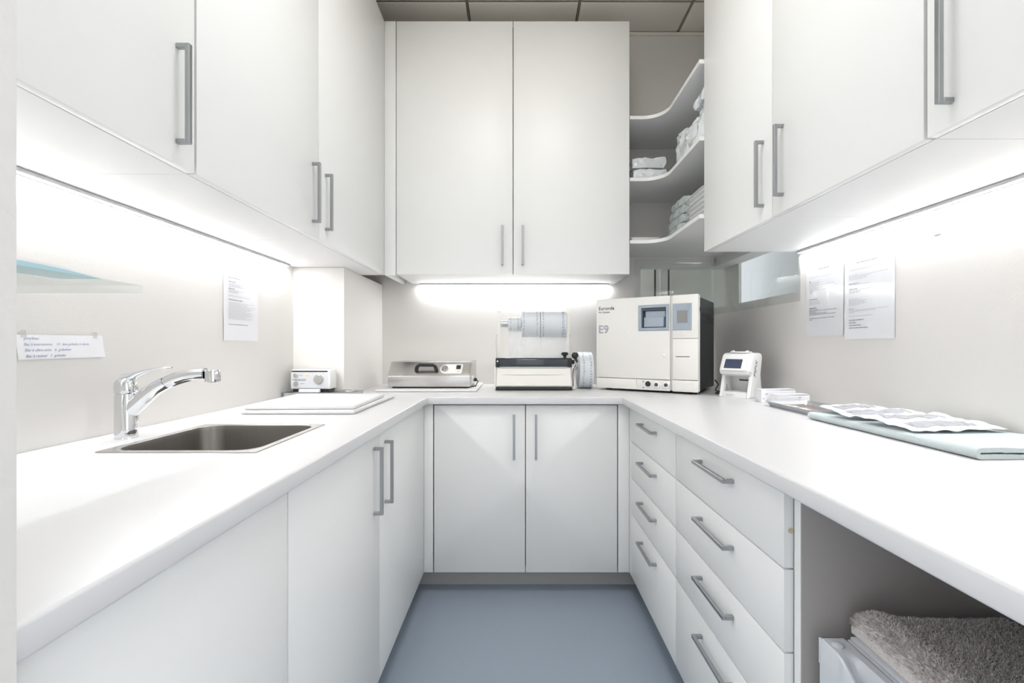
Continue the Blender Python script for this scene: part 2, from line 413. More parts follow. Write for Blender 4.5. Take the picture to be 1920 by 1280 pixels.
# base unit: back
unit('base_cabinet', 'two door white base cabinet under the sealing machine', -.3815, .4515, DBY, YB - .001, BZ, BT - .004, '-y',
     [dict(lo=-.3815, hi=.0345, h=(-.017, .718, True), L=.2), dict(lo=.0345, hi=.4515, h=(.0815, .718, True), L=.2)], 'base cabinets', top=False)
tag(obj('filler_panel', G().box(DLX, -.3845, DBY, DBY + DT, BZ, BT, .001), 'laminate'), 'narrow white filler strip where the left base cabinets meet the back ones', 'panel')
tag(obj('filler_panel', G().box(.4545, DRX, DBY, DBY + DT, BZ, BT, .001), 'laminate'), 'narrow white filler strip where the drawers meet the back base cabinet', 'panel')
# drawers: right leg
zs = [BZ, .384, .544, .7035, BT]
hz = [.3315, .4915, .654, .8105]
def drawers(label, y0, y1, yh):
    ds = [dict(lo=y0, hi=y1, z0=zs[i], z1=zs[i + 1], zg=.0016, name='drawer', h=(yh, hz[i], False), L=.19) for i in range(4)]
    return unit('drawer_unit', label, DRX, XR - .001, y0, y1, BZ, BT, '-x', ds, 'drawer units', top=False)
drawers('white four drawer unit in the corner beside the back base cabinet', 1.453 + e, 2.03, 1.749)
d2 = drawers('white four drawer unit beside the knee space with the fridge', .862, 1.453 - e, 1.157)
obj('bumper', G().lathe([(.005, 0), (.005, .002), (.003, .003)], (DRX + .013, .862, .777), 1, 12).mul(Matrix.Translation((0, 0, 0))), 'wood_dot', d2, True)
ep = thing('end_panel', 'end panel with face greyed for shade and white edge closing the drawer unit towards the fridge', 'panel', (.85, .851, 0))
obj('board', G().box(DRX + .0195, XR - .001, .842, .8605, .0, BT, .0005, 1), 'panel_shade_grey', ep, True)
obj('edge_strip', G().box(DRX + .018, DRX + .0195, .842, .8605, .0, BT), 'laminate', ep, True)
tag(obj('filler_panel', G().box(DRX, DRX + DT, 2.0305, DBY - .0005, BZ, BT, .001), 'laminate'), 'slim white stile between the corner drawers and the back filler strip', 'panel')
# plinths
struct('baseboard_back', G().box(-.55, .62, 2.156, 2.172, 0, BZ - .002), 'plinth', 'grey recessed plinth under the back cabinet')
struct('baseboard_left', G().box(-.536, -.52, YF, 2.155, 0, BZ - .002), 'plinth', 'grey recessed plinth under the left cabinets')
struct('baseboard_right', G().box(.60, .616, .862, 2.155, 0, BZ - .002), 'plinth', 'grey recessed plinth under the drawers')

# worktop: one U-shaped slab with a cut-out for the sink
SX0, SX1, SY0, SY1 = -.902, -.556, .965, 1.318
hx0, hx1, hy0, hy1 = SX0 + .012, SX1 - .012, SY0 + .012, SY1 - .012
gxs = [XL + .001, hx0, -.817 + .001, hx1, LX, RX, XR - .001]; gys = [YF + .001, hy0, hy1, BY, 2.137, YB - .001]
t = bmesh.new(); V = {}
def vv(i, j):
    if (i, j) not in V: V[i, j] = t.verts.new((gxs[i], gys[j], CT))
    return V[i, j]
for i in range(6):
    for j in range(5):
        xc, yc = (gxs[i] + gxs[i + 1]) / 2, (gys[j] + gys[j + 1]) / 2
        if LX < xc < RX and yc < BY: continue
        if hx0 < xc < hx1 and hy0 < yc < hy1: continue
        if xc < -.817 and yc > 2.137: continue
        t.faces.new((vv(i, j), vv(i + 1, j), vv(i + 1, j + 1), vv(i, j + 1)))
ex = bmesh.ops.extrude_face_region(t, geom=t.faces[:])
for v in ex['geom']:
    if isinstance(v, bmesh.types.BMVert): v.co.z -= CTH
bmesh.ops.recalc_face_normals(t, faces=t.faces[:])
ed = []
for q in t.edges:
    a, b = q.verts[0].co, q.verts[1].co
    if abs(a.z - b.z) > 1e-5: continue
    on = lambda f: f(a) and f(b)
    if on(lambda p: abs(p.x - LX) < 1e-5 and p.y < BY + 1e-4) or on(lambda p: abs(p.x - RX) < 1e-5 and p.y < BY + 1e-4) or on(lambda p: abs(p.y - BY) < 1e-5 and LX - 1e-4 < p.x < RX + 1e-4):
        ed.append(q)
bmesh.ops.bevel(t, geom=ed, offset=.0045, segments=4, affect='EDGES', profile=.5)
g = G(); g._merge(t)
tag(obj('worktop', g, 'worktop', sharp=50), 'continuous white U-shaped worktop around three walls', 'worktop')

# LED strips under the wall cabinets
def strip(label, p0, p1, inward):
    p0, p1 = Vector(p0), Vector(p1); L = (p1 - p0).length; mid = (p0 + p1) / 2
    r = thing('strip_light', label, 'light', mid, 0 if abs(p1.x - p0.x) > .1 else R(90), 'strip lights under the wall cabinets')
    obj('profile', G().box(-L / 2, L / 2, -.008, .008, -.004, 0, .0005, 1).box(-L / 2, L / 2, -.0085, -.0068, -.009, -.004).box(-L / 2, L / 2, .0068, .0085, -.009, -.004), 'strip_profile', r)
    obj('diffuser', G().box(-L / 2 + .004, L / 2 - .004, -.0066, .0066, -.0085, -.0042, .0008, 1), 'led', r)
    area_light('strip_light_lamp', (0, 0, -.0095), (0, 0, 0), L - .01, .012, STRIP_W * L, r)
strip('long strip light under the left wall cabinets', (XL + .016, YF + .02, ULZ - .001), (XL + .016, 2.06, ULZ - .001), 1)
strip('strip light under the back wall cabinet', (-.585, YB - .016, UBZ - .001), (.545, YB - .016, UBZ - .001), 1)
strip('long strip light under the right wall cabinets', (XR - .016, YF + .02, URZ - .001), (XR - .016, YRE - .01, URZ - .001), 1)

# ------------------------------------------------------------------ sink and tap
def rrect(x0, x1, y0, y1, z, r, n=8):
    P = []
    for cx, cy, a0 in ((x1 - r, y1 - r, 0), (x0 + r, y1 - r, 90), (x0 + r, y0 + r, 180), (x1 - r, y0 + r, 270)):
        for k in range(n + 1):
            a = R(a0 + 90 * k / n); P.append((cx + r * math.cos(a), cy + r * math.sin(a), z))
    return P
sk = thing('kitchen_sink', 'small square stainless steel inset sink in the white worktop', 'sink', ((SX0 + SX1) / 2, (SY0 + SY1) / 2, CT))
def ins(d, z, r): return rrect(SX0 + d, SX1 - d, SY0 + d, SY1 - d, CT + z, r)
obj('rim', G().rings([ins(0, .0003, .008), ins(.0006, .0022, .008), ins(.010, .0026, .02), ins(.014, .0030, .045), ins(.017, .0016, .05), ins(.018, -.004, .05)], False, False), 'steel', sk, True)
obj('bowl', G().rings([ins(.0175, .0008, .05), ins(.019, -.010, .05), ins(.022, -.13, .05), ins(.030, -.152, .05), ins(.048, -.160, .05), ins(.13, -.163, .03)], False, True), 'steel_bowl', sk, True)
scx, scy = (SX0 + SX1) / 2, (SY0 + SY1) / 2
obj('drain', G().lathe([(.040, -.1625), (.040, -.160), (.034, -.159), (.031, -.162), (.008, -.1615), (.006, -.157), (.0, -.156)], (scx, scy, CT), 2, 28), 'chrome', sk, True)

FX, FY = -.972, 1.13
fa = thing('mixer_tap', 'chrome single lever mixer tap with curved pull out spout', 'tap', (FX, FY, CT))
obj('body', G().lathe([(.0244, .0), (.0244, .0012), (.0238, .002), (.0238, .105), (.0225, .107), (.0225, .110)], (0, 0, 0), 2, 40), 'chrome', fa)
cap = G().lathe([(.0232, .1105), (.0240, .113), (.0240, .128), (.0225, .139), (.016, .147), (.006, .150), (0, .1505)], (0, 0, 0), 2, 40)
for v in cap.bm.verts:
    if v.co.z > .113: v.co.x -= (v.co.z - .113) * .10; v.co.z += v.co.x * .10
lever_pts = [(-.006, 0, .144), (.012, 0, .150), (.030, 0, .158), (.055, 0, .1665), (.082, 0, .1715), (.106, 0, .1735), (.112, 0, .1735)]
cp = obj('cap', cap, 'chrome', fa)
obj('lever', G().tube(lever_pts, [.013, .0105, .0065, .0042, .0034, .0030, .0012], 14, [1.1, 1.2, 1.8, 2.4, 2.8, 3.0, 4.0]), 'chrome', fa)
sp = [(.004, .066), (.012, .072), (.030, .087), (.052, .106), (.076, .1245), (.100, .137)]
obj('spout', G().tube([(x, 0, z) for x, z in sp], [.021, .0215, .0205, .019, .0172, .0158], 20, [.85, .85, .9, .95, 1.0, 1.05]), 'chrome', fa)
sh = [(.1005, .1373), (.102, .138), (.124, .1475), (.148, .1545), (.170, .158), (.196, .159)]
hd = obj('spray_head', G().tube([(x, 0, z) for x, z in sh], [.0150, .0158, .0152, .0146, .0142, .0140], 20, [1.05, 1.05, 1.08, 1.1, 1.12, 1.14]), 'chrome', fa)
obj('nozzle', G().lathe([(.013, .1375), (.0168, .1395), (.0172, .145), (.0172, .164), (.0155, .1685), (.008, .1705), (0, .171)], (.214, 0, 0), 2, 28), 'chrome', hd)
obj('spray_button', G().tube([(.116, 0, .131), (.136, 0, .139), (.158, 0, .1445)], [.004, .005, .004], 10, 1.6), 'black_plastic', hd)

# ------------------------------------------------------------------ left wall: glass shelf, sheets, note
gs = tag(obj('glass_shelf', G().box(XL + .001, -.787, YF + .003, .955, 1.238, 1.254, .0007, 1), 'glass_shelf'), 'clear glass wall shelf holding pale blue sheets', 'shelf')
pf = thing('paper_sheaf', 'pale blue and white folded sheets lying on the glass shelf', 'paper', (-.83, .62, 1.2545))
def curled(y0, y1, zb_, th, x1, lift, under=0.):
    rs = []
    for k in range(15):
        q = k / 14; y = y0 + (y1 - y0) * q; cu = lift * (1 - q) ** 2 + .004 * math.sin(math.pi * q); tp = min(1, (1 - q) * 5 + .12); t2 = th * tp; z0 = zb_ + under * tp
        rs.append([(-.875, y, z0), (x1 - .006 * q, y, z0 + cu * .25), (x1 - .006 * q, y, z0 + cu * .5 + t2), (x1 - .03, y, z0 + cu + t2), (-.875, y, z0 + t2)])
    return G().rings(rs)
obj('blue_sheet', curled(YF + .01, .868, 1.2548, .0065, -.789, .010), 'paper_blue', pf, True)
obj('white_sheet', curled(YF + .01, .868, 1.2550, .0045, -.7892, .010, .0065), 'paper', pf, True)

def dashes(g, u, v, width, h, rnd, z=.0012):
    """one line of small print as word-long bars"""
    x = u
    while x < u + width - .002:
        wl = min(rnd.uniform(.006, .018), u + width - x)
        g.quad((x, v, z), (x + wl, v, z), (x + wl, v + h, z), (x, v + h, z)); x += wl + .0022
def sheet(name, label, M, w, h, rows, m='paper_sleeve', seed=1, curl=.004, group=None):
    rnd = random.Random(seed)
    r = thing(name, label, 'paper', M=M, group=group)
    n = 10; top = []
    g = G(); rsn = []
    for j in range(n + 1):
        v = h * j / n; rowp = []
        zf = [curl * (.25 + .75 * (1 - j / n) ** 2) * (abs(2 * i / n - 1) ** 2) * .35 + .0008 + .0004 * math.sin(i * 1.7 + j * 1.1) for i in range(n + 1)]
        rowp = [(w * i / n, v, zf[i]) for i in range(n + 1)]
        rowp += [(w * i / n, v, zf[i] - .0005) for i in range(n, -1, -1)]
        rsn.append(rowp)
    obj('sheet', g.rings(rsn), m, r)
    gl, gd = G(), G()
    for (u, v, wd, hh, bold) in rows: dashes(gd if bold else gl, u * w, v * h, wd * w, hh, rnd, .0028)
    obj('printed_lines', gl, 'ink_light', r, smooth=False)['kind'] = 'stuff'
    if len(gd.bm.faces): obj('printed_headings', gd, 'ink_mid', r, smooth=False)['kind'] = 'stuff'
    return r
def rows_left(rnd):
    L = [(.36, .80, .24, .0022, False), (.12, .765, .32, .0030, True), (.12, .715, .2, .003, True)]
    L += [(.12, .695 - .012 * k, rnd.uniform(.25, .55), .0018, False) for k in range(4)]
    L += [(.12, .63, .18, .003, True)] + [(.12, .612 - .012 * k, rnd.uniform(.25, .55), .0018, False) for k in range(3)]
    L += [(.12, .545, .6, .0018, False), (.12, .495, .4, .003, True)]
    L += [(.12, .465 - .0125 * k, rnd.uniform(.45, .8), .0013, False) for k in range(17)]
    L += [(.12, .195, .56, .0022, True)]
    return L
MLW = lambda y, z: basis((XL + .001, y, z), (0, 1, 0), (0, 0, 1), (1, 0, 0))
MRW = lambda y, z: basis((XR - .001, y, z), (0, -1, 0), (0, 0, 1), (-1, 0, 0))
sheet('notice_sheet', 'printed white notice on the left wall behind the tap', MLW(1.628, 1.148), .214, .30, rows_left(random.Random(3)), 'paper', 3)
rn = random.Random(5)
L1 = [(.35, .80, .30, .004, True), (.1, .725, .28, .0016, False), (.1, .71, .62, .0016, False), (.1, .665, .06, .004, True)]
L1 += [(.1, .65 - .0135 * k, [.28, .3, .25, .7, .2, .78, .25, .5, .12, .1][k], .0018, False) for k in range(10)]
L1 += [(.1, .445, .22, .0034, True)] + [(.1, .428 - .0135 * k, rn.uniform(.15, .35), .0018, False) for k in range(4)]
L1 += [(.1, .335, .2, .0042, True)] + [(.1, .318 - .0155 * k, [.25, .75, .2, .5, .72][k], .0022, True) for k in range(5)]
L1 += [(.1, .212, .7, .0022, True), (.1, .194, .07, .0022, True)]
sheet('notice_sheet', 'printed sheet in a clear sleeve taped beside the corner window', MRW(1.865, 1.168), .212, .325, L1, 'paper_sleeve', 5, .006)
L2 = [(.27, .865, .42, .003, True), (.1, .80, .6, .0016, False), (.1, .788, .45, .0016, False)]
L2 += [(.1, .735 - .013 * k, [.2, .78, .45, .4, .38][k], .0017, False) for k in range(5)]
L2 += [(.1, .635, .22, .0022, True), (.1, .62, .46, .0017, False), (.1, .575, .18, .0022, True), (.1, .56, .5, .0017, False)]
L2 += [(.1, .545 - .0135 * k, rn.uniform(.12, .25), .0017, False) for k in range(2)]
L2 += [(.1, .46 - .0135 * k, rn.uniform(.2, .4), .0017, False) for k in range(6)]
L2 += [(.1, .345, .1, .0022, True)] + [(.1, .33 - .0135 * k, [.8, .55, .12][k], .0018, False) for k in range(3)]
L2 += [(.1, .26, .5, .0018, False), (.1, .215, .32, .0028, True), (.1, .185, .16, .0028, True), (.1, .155, .26, .0028, True), (.1, .125, .40, .0028, True)]
sheet('notice_sheet', 'larger printed sheet in a clear sleeve, second from the corner window', MRW(1.645, 1.152), .217, .305, L2, 'paper_sleeve', 6, .003)
# handwritten strip
nt_ = thing('handwritten_note', 'handwritten strip of white paper taped on the wall near the tap', 'note', M=MLW(.962, 1.098) @ Matrix.Rotation(R(.6), 4, 'Z'))
g = G(); rs = []
for k in range(11):
    x = -.006 + .200 * k / 10; z = .001 + .0015 * math.sin(k * .9) ** 2
    sk_ = .006 * (1 - 1) 
    rs.append([(x + .000, .0, z + .004), (x - .004, .0535, z), (x - .004, .0535, z + .0004), (x, .0, z + .0045)])
obj('sheet', g.rings(rs), 'paper', nt_)
for s, x, y, sz in (('procleau:', .002, .043, .0085), ('Bac à instruments    12  den gobelet à dents', .002, .030, .0082), ('Bac à ultra sons   6  gobelets', .004, .0175, .0086), ('Bac à ravinal   1  gobelet', .006, .0045, .0086)):
    text('handwriting', s, sz, 'ink_blue', nt_, Matrix.Translation((x, y, .0072)), .0001, .25)
for x, y, a in ((.004, .051, 4), (.168, .050, -5)):
    obj('tape', G().box(-.006, .006, -.004, .012, .0047, .0050).mul(Matrix.Translation((x, y, 0)) @ Matrix.Rotation(R(a), 4, 'Z')), 'tape_clear', nt_)
tag(obj('tape_strip', G().box(XR - .0015, XR - .0008, 1.272, 1.298, 1.443, 1.452), 'tape'), 'small leftover strip of tape on the right wall under the strip light', 'tape')

# ------------------------------------------------------------------ left worktop: white boards, tray, control unit
tag(obj('plastic_board', G().box(-.923, -.545, 1.512, 2.005, CT + .0005, CT + .0155, .006, 3), 'board'), 'larger white plastic board lying flat on the worktop behind the sink', 'board', 'white plastic boards')
tag(obj('plastic_board', G().box(-.181, .181, -.19, .19, 0, .0135, .004, 3).mul(Matrix.Translation((-.733, 1.705, CT + .0164)) @ Matrix.Rotation(R(1.5), 4, 'Z')), 'board'), 'smaller white plastic board lying on the larger one', 'board', 'white plastic boards')
def tray_mesh(x0, x1, y0, y1, z, h=.02, t=.0012, sl=.010, flange=.004):
    g = G()
    def rr(d, zz, r): return rrect(x0 + d, x1 - d, y0 + d, y1 - d, zz, max(r, .003), 4)
    g.rings([rr(sl + .002, z, .012), rr(flange, z + h - .001, .014), rr(0, z + h - .001, .016), rr(0, z + h, .016), rr(flange + t, z + h, .013), rr(sl + .002 + t, z + t, .011)], True, True)
    return g
tag(obj('instrument_tray', tray_mesh(XL + .004, -.715, 2.013, 2.132, CT + .0005, .021, sl=.002), 'tray_metal'), 'metal instrument tray at the foot of the boxed out pillar', 'tray')
cu_ = thing('control_unit', 'small silver control unit with dial and orange lamp against the pillar', 'device', (-.936, 2.050, .9345))
obj('case', G().box(-.088, .090, 0, .075, 0, .0865, .004), 'white_plastic', cu_)
obj('front_panel', G().box(-.085, .080, -.0015, .0, .004, .0845, .001, 1), 'silver_panel', cu_)
obj('top_band', G().box(-.084, .079, -.0022, -.0014, .077, .0825), 'black_plastic', cu_)
obj('dial', G().lathe([(.021, -.0016), (.021, -.010), (.0185, -.013), (0, -.0132)], (.040, 0, .044), 1, 28), 'steel', cu_)
obj('switch', G().lathe([(.0105, -.0016), (.0105, -.005), (.007, -.006), (.007, -.004), (0, -.004)], (-.063, 0, .061), 1, 20), 'steel', cu_)
obj('switch', G().lathe([(.0105, -.0016), (.0105, -.008), (0, -.0085)], (-.062, 0, .024), 1, 20), 'steel', cu_)
obj('lamp', G().lathe([(.0048, -.0016), (.0048, -.004), (0, -.0055)], (-.012, 0, .061), 1, 14), 'orange_light', cu_)
rnd = random.Random(11); g = G()
for (x, z, wd, h) in ((-.081, .0415, .062, .0028), (-.070, .0365, .045, .0018), (-.046, .0605, .012, .0016), (-.044, .0235, .020, .0022), (-.030, .079, .0, 0)):
    xx = x
    while xx < x + wd - .002:
        q = rnd.uniform(.003, .007); g.quad((xx, -.0017, z), (xx + q, -.0017, z), (xx + q, -.0017, z + h), (xx, -.0017, z + h)); xx += q + .0012
obj('printed_marks', g, 'ink', cu_, smooth=False)['kind'] = 'stuff'
obj('foot', G().box(-.080, .082, .006, .07, -.0125, 0.0), 'black_plastic', cu_)
tag(obj('carton', G().box(-.995 + .02, -.905 + .02, 2.022, 2.040, CT + .0225, CT + .0355, .0008, 1), 'paper'), 'tiny white box lying in front of the silver control unit', 'box')
def instrument(p0, p1, m='instrument', r=.0035, label=None, group=None, hook=True):
    p0, p1 = Vector(p0), Vector(p1); d = p1 - p0
    pts = [p0 + d * k for k in (0, .06, .16, .2, .5, .8, .84, .94, 1)]
    rad = [r * .15, r * .3, r * .45, r, r, r, r * .45, r * .3, r * .15]
    if hook: pts[0] = pts[0] + Vector((.002, 0, .005)); pts[-1] = pts[-1] + Vector((-.002, 0, .005))
    return tag(obj('dental_instrument', G().tube(pts, rad, 8), m), label, 'instrument', group)
for q, (a, b) in enumerate((((-.83, 2.05), (-.735, 2.035)), ((-.82, 2.10), (-.733, 2.07)))):
    instrument((a[0], a[1], CT + .0255), (b[0], b[1], CT + .0255), label=['slim metal hand instrument in the pillar tray, nearer the plastic boards', 'slim metal hand instrument in the pillar tray, nearer the pillar'][q], group='instruments in the tray by the pillar')

# ------------------------------------------------------------------ back worktop: board, steel box, sealing machine
tag(obj('plastic_board', G().box(-.712, -.205, 2.262, 2.715, CT + .0005, CT + .0125, .004, 3), 'board'), 'white plastic board under the stainless steel box', 'board', 'white plastic boards')
bz = CT + .0130
sb = thing('steel_sealer_box', 'stainless steel box with sloping lid, black handle and dial panel', 'device', (-.4545, 2.32, bz))
hw = .2095
prof = [(.0, .008), (.325, .008), (.325, .133), (.068, .133), (.0, .062)]
obj('housing', G().prism(prof, 0, -hw, hw, .0012, 2), 'steel', sb)
obj('end_plate', G().prism([(.003, .010), (.322, .010), (.322, .136), (.066, .136), (.001, .064)], 0, hw + .0003, hw + .0025), 'steel', sb)
obj('base', G().box(-hw + .02, hw - .02, .012, .31, 0, .008), 'dark_gap', sb)
sl = Vector((0, .068, .071)).normalized(); nrm = Vector((0, -.071, .068)).normalized()
SM = basis((0, .0, .062), (1, 0, 0), sl, nrm)   # local frame of the sloping lid: x right, y up the slope, z out
hp = [(-.064, .030, 0), (-.064, .030, .014), (-.060, .034, .024), (-.048, .048, .032), (.022, .048, .032), (.034, .034, .024), (.038, .030, .014), (.038, .030, 0)]
hp = [(-.066, .032, 0), (-.066, .034, .012), (-.061, .043, .024), (-.050, .049, .031), (.020, .049, .031), (.031, .043, .024), (.036, .034, .012), (.036, .032, 0)]
obj('handle', G().tube(hp, .0088, 10, 1.15, up=(0, 1, 0)).mul(SM), 'black_plastic', sb)
pn = []
for k in range(13):
    a = R(90 + 180 * k / 12); pn.append((.0825 + .030 * math.cos(a), .048 + .032 * math.sin(a)))
pn += [(.160, .016), (.166, .020), (.170, .076), (.166, .080)]
cpn = obj('control_panel', G().prism(pn, 2, .0, .0018, .0004, 1).mul(SM), 'white_plastic', sb)
obj('knob', G().lathe([(.0175, .0018), (.0175, .008), (.0155, .011), (.0155, .015), (0, .0155)], (.078, .046, 0), 2, 24).mul(SM), 'steel', cpn)
obj('switch', G().box(.136, .159, .046, .072, .0018, .0045, .0006, 1).mul(SM), 'black_plastic', cpn)
obj('lamp', G().lathe([(.004, .0018), (.004, .0035), (0, .0045)], (.147, .031, 0), 2, 12).mul(SM), 'orange_light', cpn)
arc = [(.078 + .030 * math.cos(R(a)), .046 + .030 * math.sin(R(a)), .0022) for a in range(-55, 6, 10)]
obj('printed_arc', G().tube(arc, .0011, 6), 'ink', cpn)
obj('socket', G().box(hw + .0025, hw + .008, .050, .13, .018, .056, .001, 1), 'white_plastic', sb)
obj('plug', G().box(hw + .008, hw + .022, .14, .16, .026, .042, .002).box(hw + .0025, hw + .012, .11, .14, .030, .038, .001, 1), 'charcoal', sb)
obj('cable', G().tube([(hw + .021, .15, .032), (hw + .028, .16, .025), (hw + .020, .11, .0035), (hw - .01, .05, .003), (hw - .03, .02, .003)], .003, 8), 'black_plastic', sb)

# sealing machine
sm = thing('sealing_machine', 'white pouch sealing machine with dark sealing bar and roll holder', 'device', (.0825, 2.337, CT))
obj('base', G().prism([(-.199, .016), (-.188, -.001), (.188, -.001), (.199, .016), (.199, .30), (-.199, .30)], 2, .001, .018, .001, 1), 'black_plastic', sm)
g = G()
g.prism([(.004, .018), (.30, .018), (.30, .150), (.045, .150), (.032, .118)], 0, -.196, .196, .004, 3)
bd = obj('body', g, 'cream_plastic', sm)
# front tray: frame with recessed, faceted centre
SF = basis((0, .0035, .018), (1, 0, 0), Vector((0, .028, .10)).normalized(), Vector((0, -.10, .028)).normalized())
def ringf(x0, x1, y0, y1, z): return [(x0, y0, z), (x1, y0, z), (x1, y1, z), (x0, y1, z)]
obj('front_panel', G().rings([ringf(-.192, .192, .003, .098, .0), ringf(-.190, .190, .005, .096, .006), ringf(-.176, .176, .012, .064, .006), ringf(-.110, .110, .016, .060, .0005)], True, True).mul(SF), 'cream_plastic', sm, sharp=10)
obj('side_cover', G().prism([(.006, .004), (.026, .118), (.06, .118), (.06, .004)], 0, -.203, -.1965, .002, 2), 'cream_plastic', sm)
obj('slot', G().box(-.170, .170, .0275, .034, .110, .1135), 'dark_gap', sm)
bar = obj('sealing_bar', G().prism([(.026, .121), (.026, .158), (.034, .167), (.070, .167), (.070, .121)], 0, -.194, .194, .003, 2), 'dark_bar', sm)
for x in (-.188, .188): obj('end_block', G().box(x - .010, x + .010, .022, .072, .119, .1665, .002), 'black_plastic', sm)
for x in (-.188,): obj('screw', G().lathe([(.004, .0215), (.004, .0195), (0, .019)], (x + .0, 0, .150), 1, 12), 'white_plastic', sm)
for x, s in ((-.183, 1), (.183, -1)):
    obj('post', G().prism([(.085, .140), (.135, .140), (.130, .408), (.120, .417), (.100, .417), (.090, .408)], 0, x - .009, x + .009, .002, 2), 'cream_plastic', sm)
    obj('guide_wire', G().tube([(x - .012 * s, .085, .155), (x - .0155 * s, .080, .25), (x - .014 * s, .082, .283), (x - .011 * s, .088, .29)], .0016, 6), 'steel', sm)
obj('axle', G().lathe([(.019, -.174), (.019, .174)], (0, .112, .347), 0, 24), 'aluminium', sm)
obj('cutter_knob', G().lathe([(.008, .167), (.008, .178), (.0185, .184), (.0195, .190), (.014, .196), (0, .198)], (.163, .045, 0), 2, 24), 'black_plastic', sm)
obj('lever_box', G().box(.1975, .218, .03, .17, .004, .118, .003), 'cream_plastic', sm)
obj('lever_slot', G().box(.2025, .2065, .0288, .031, .018, .100), 'black_plastic', sm)
lv = obj('lever', G().tube([(.205, .022, .060), (.205, .012, .085), (.207, .008, .105), (.219, .006, .125), (.222, .010, .150), (.214, .018, .168)], [.004, .0055, .006, .0065, .007, .008], 10), 'black_plastic', sm)
obj('lever_rib', G().tube([(.205, .014, .060), (.205, .005, .085), (.207, .001, .105), (.218, -.001, .125), (.220, .002, .145)], .002, 6), 'cream_plastic', lv)
obj('lever_ball', G().lathe([(0, -.019), (.010, -.016), (.0165, -.008), (.018, 0), (.0165, .008), (.010, .016), (0, .019)], (.212, .012, .180), 1, 22), 'black_plastic', lv)
obj('pivot', G().lathe([(.012, .194), (.012, .212), (.009, .214)], (0, .045, .146), 0, 18), 'black_plastic', sm)

def marks_on_roll(g, x0, x1, cy, cz, r, rnd, cols):
    for cx, wd in cols:
        a = 60
        while a < 215:
            da = rnd.uniform(3, 9) * .07 / r; x = cx + rnd.uniform(-.001, .001)
            ws = wd * rnd.uniform(.35, 1)
            P = lambda xx, aa: (xx, cy - (r + .0006) * math.sin(R(aa)), cz + (r + .0006) * math.cos(R(aa)))
            g.quad(P(x, a - 60), P(x + ws, a - 60), P(x + ws, a - 60 + da), P(x, a - 60 + da)); a += da + rnd.uniform(1.5, 6) * .07 / r
def roll(label, x0, x1, cy, cz, r, core, seed, cols, film_to=None, group='pouch rolls on the sealing machine'):
    t_ = thing('pouch_roll', label, 'roll', ((x0 + x1) / 2, cy, cz - r), 0, group)
    n = 40
    g = G().rings([[(x, cy + rr * math.cos(2 * math.pi * k / n), cz + rr * math.sin(2 * math.pi * k / n)) for k in range(n)] for x, rr in ((x0, core), (x0, r - .001), (x0 + .001, r), (x1 - .001, r), (x1, r - .001), (x1, core), (x0, core))], False, False)
    obj('wound_film', g, 'roll', t_, True)
    g = G(); marks_on_roll(g, x0, x1, cy, cz, r, random.Random(seed), cols); obj('print_marks', g, 'roll_print', t_, True, smooth=False)['kind'] = 'stuff'
    if film_to:
        fy, fz = film_to; rsn = []; m_ = 10
        for k in range(m_ + 1):
            s = k / m_; y = (cy - r * .30) * (1 - s) + fy * s; z = (cz - r * .955) * (1 - s) + fz * s
            rsn.append([(x0 + .001 + (x1 - x0 - .002) * i / 8, y - .002 * math.sin(math.pi * s) + .0012 * math.sin(i * 1.3 + k * .8 + seed), z) for i in range(9)])
        obj('film_web', G().rings(rsn, False, False, False), 'clear_film', t_, True)
    return t_
sy = 2.337 + .112; sz = CT + .347
roll('narrow roll of pouch film at the left end of the machine axle', -.0535 + .001, .0185, sy, sz - .001, .0385, .020, 1, [(-.040, .006), (-.002, .007)], (2.408, CT + .168))
roll('middle roll of pouch film on the machine axle', .0205, .1185, sy, sz - .002, .0715, .020, 2, [(.029, .007), (.098, .008)], (2.4085, CT + .168))
roll('widest roll of pouch film on the machine axle', .1205, .2535, sy, sz - .002, .0725, .020, 3, [(.130, .009), (.232, .010), (.241, .006)], (2.409, CT + .168))
t_ = roll('loose roll of pouch film standing on edge beside the machine', .325, .398, 2.475, CT + .0990, .098, .020, 4, [(.343, .010), (.380, .010)], None, 'loose pouch rolls')

# ------------------------------------------------------------------ steriliser in the corner
AW = .512
AL, AR = Vector((.416, 2.400)), Vector((.843, 2.118)); am = (AL + AR) / 2
au = thing('steam_steriliser', 'large white steam steriliser with black side standing across the corner', 'steriliser', (am.x, am.y, CT), math.atan2(AR.y - AL.y, AR.x - AL.x))
hw = AW / 2; zb, zt = .011, .472; AD = .385
obj('housing', G().box(-hw + .004, hw - .004, .030, AD, zb + .004, zt - .010, .004), 'charcoal', au)
obj('lid_seam', G().box(hw - .0045, hw - .0034, .034, AD - .004, .412, .4145), 'black_plastic', au)
obj('front_frame', G().box(-hw + .006, hw - .001, .012, .030, zb + .002, zt - .002, .003), 'cream_plastic', au)
U = lambda u: -hw + AW * u
x0, x1, z0, z1 = U(.440), U(.738), .304, .431
def rect_ring(a, b, c, d, y): return [(a, y, c), (b, y, c), (b, y, d), (a, y, d)]
da, db = U(0), U(.743)
dr = obj('door', G().rings([rect_ring(x0 - .0005, x1 + .0005, z0 - .0005, z1 + .0005, .0115), rect_ring(da, db, .066, zt, .0115), rect_ring(da, db, .066, zt, -.0015), rect_ring(da + .0008, db - .0008, .0668, zt - .0008, -.0033), rect_ring(da + .0025, db - .0025, .0685, zt - .0025, -.004),
                         rect_ring(x0 - .0005, x1 + .0005, z0 - .0005, z1 + .0005, -.004), rect_ring(x0 - .0005, x1 + .0005, z0 - .0005, z1 + .0005, .0115)], False, False), 'cream_plastic', au)
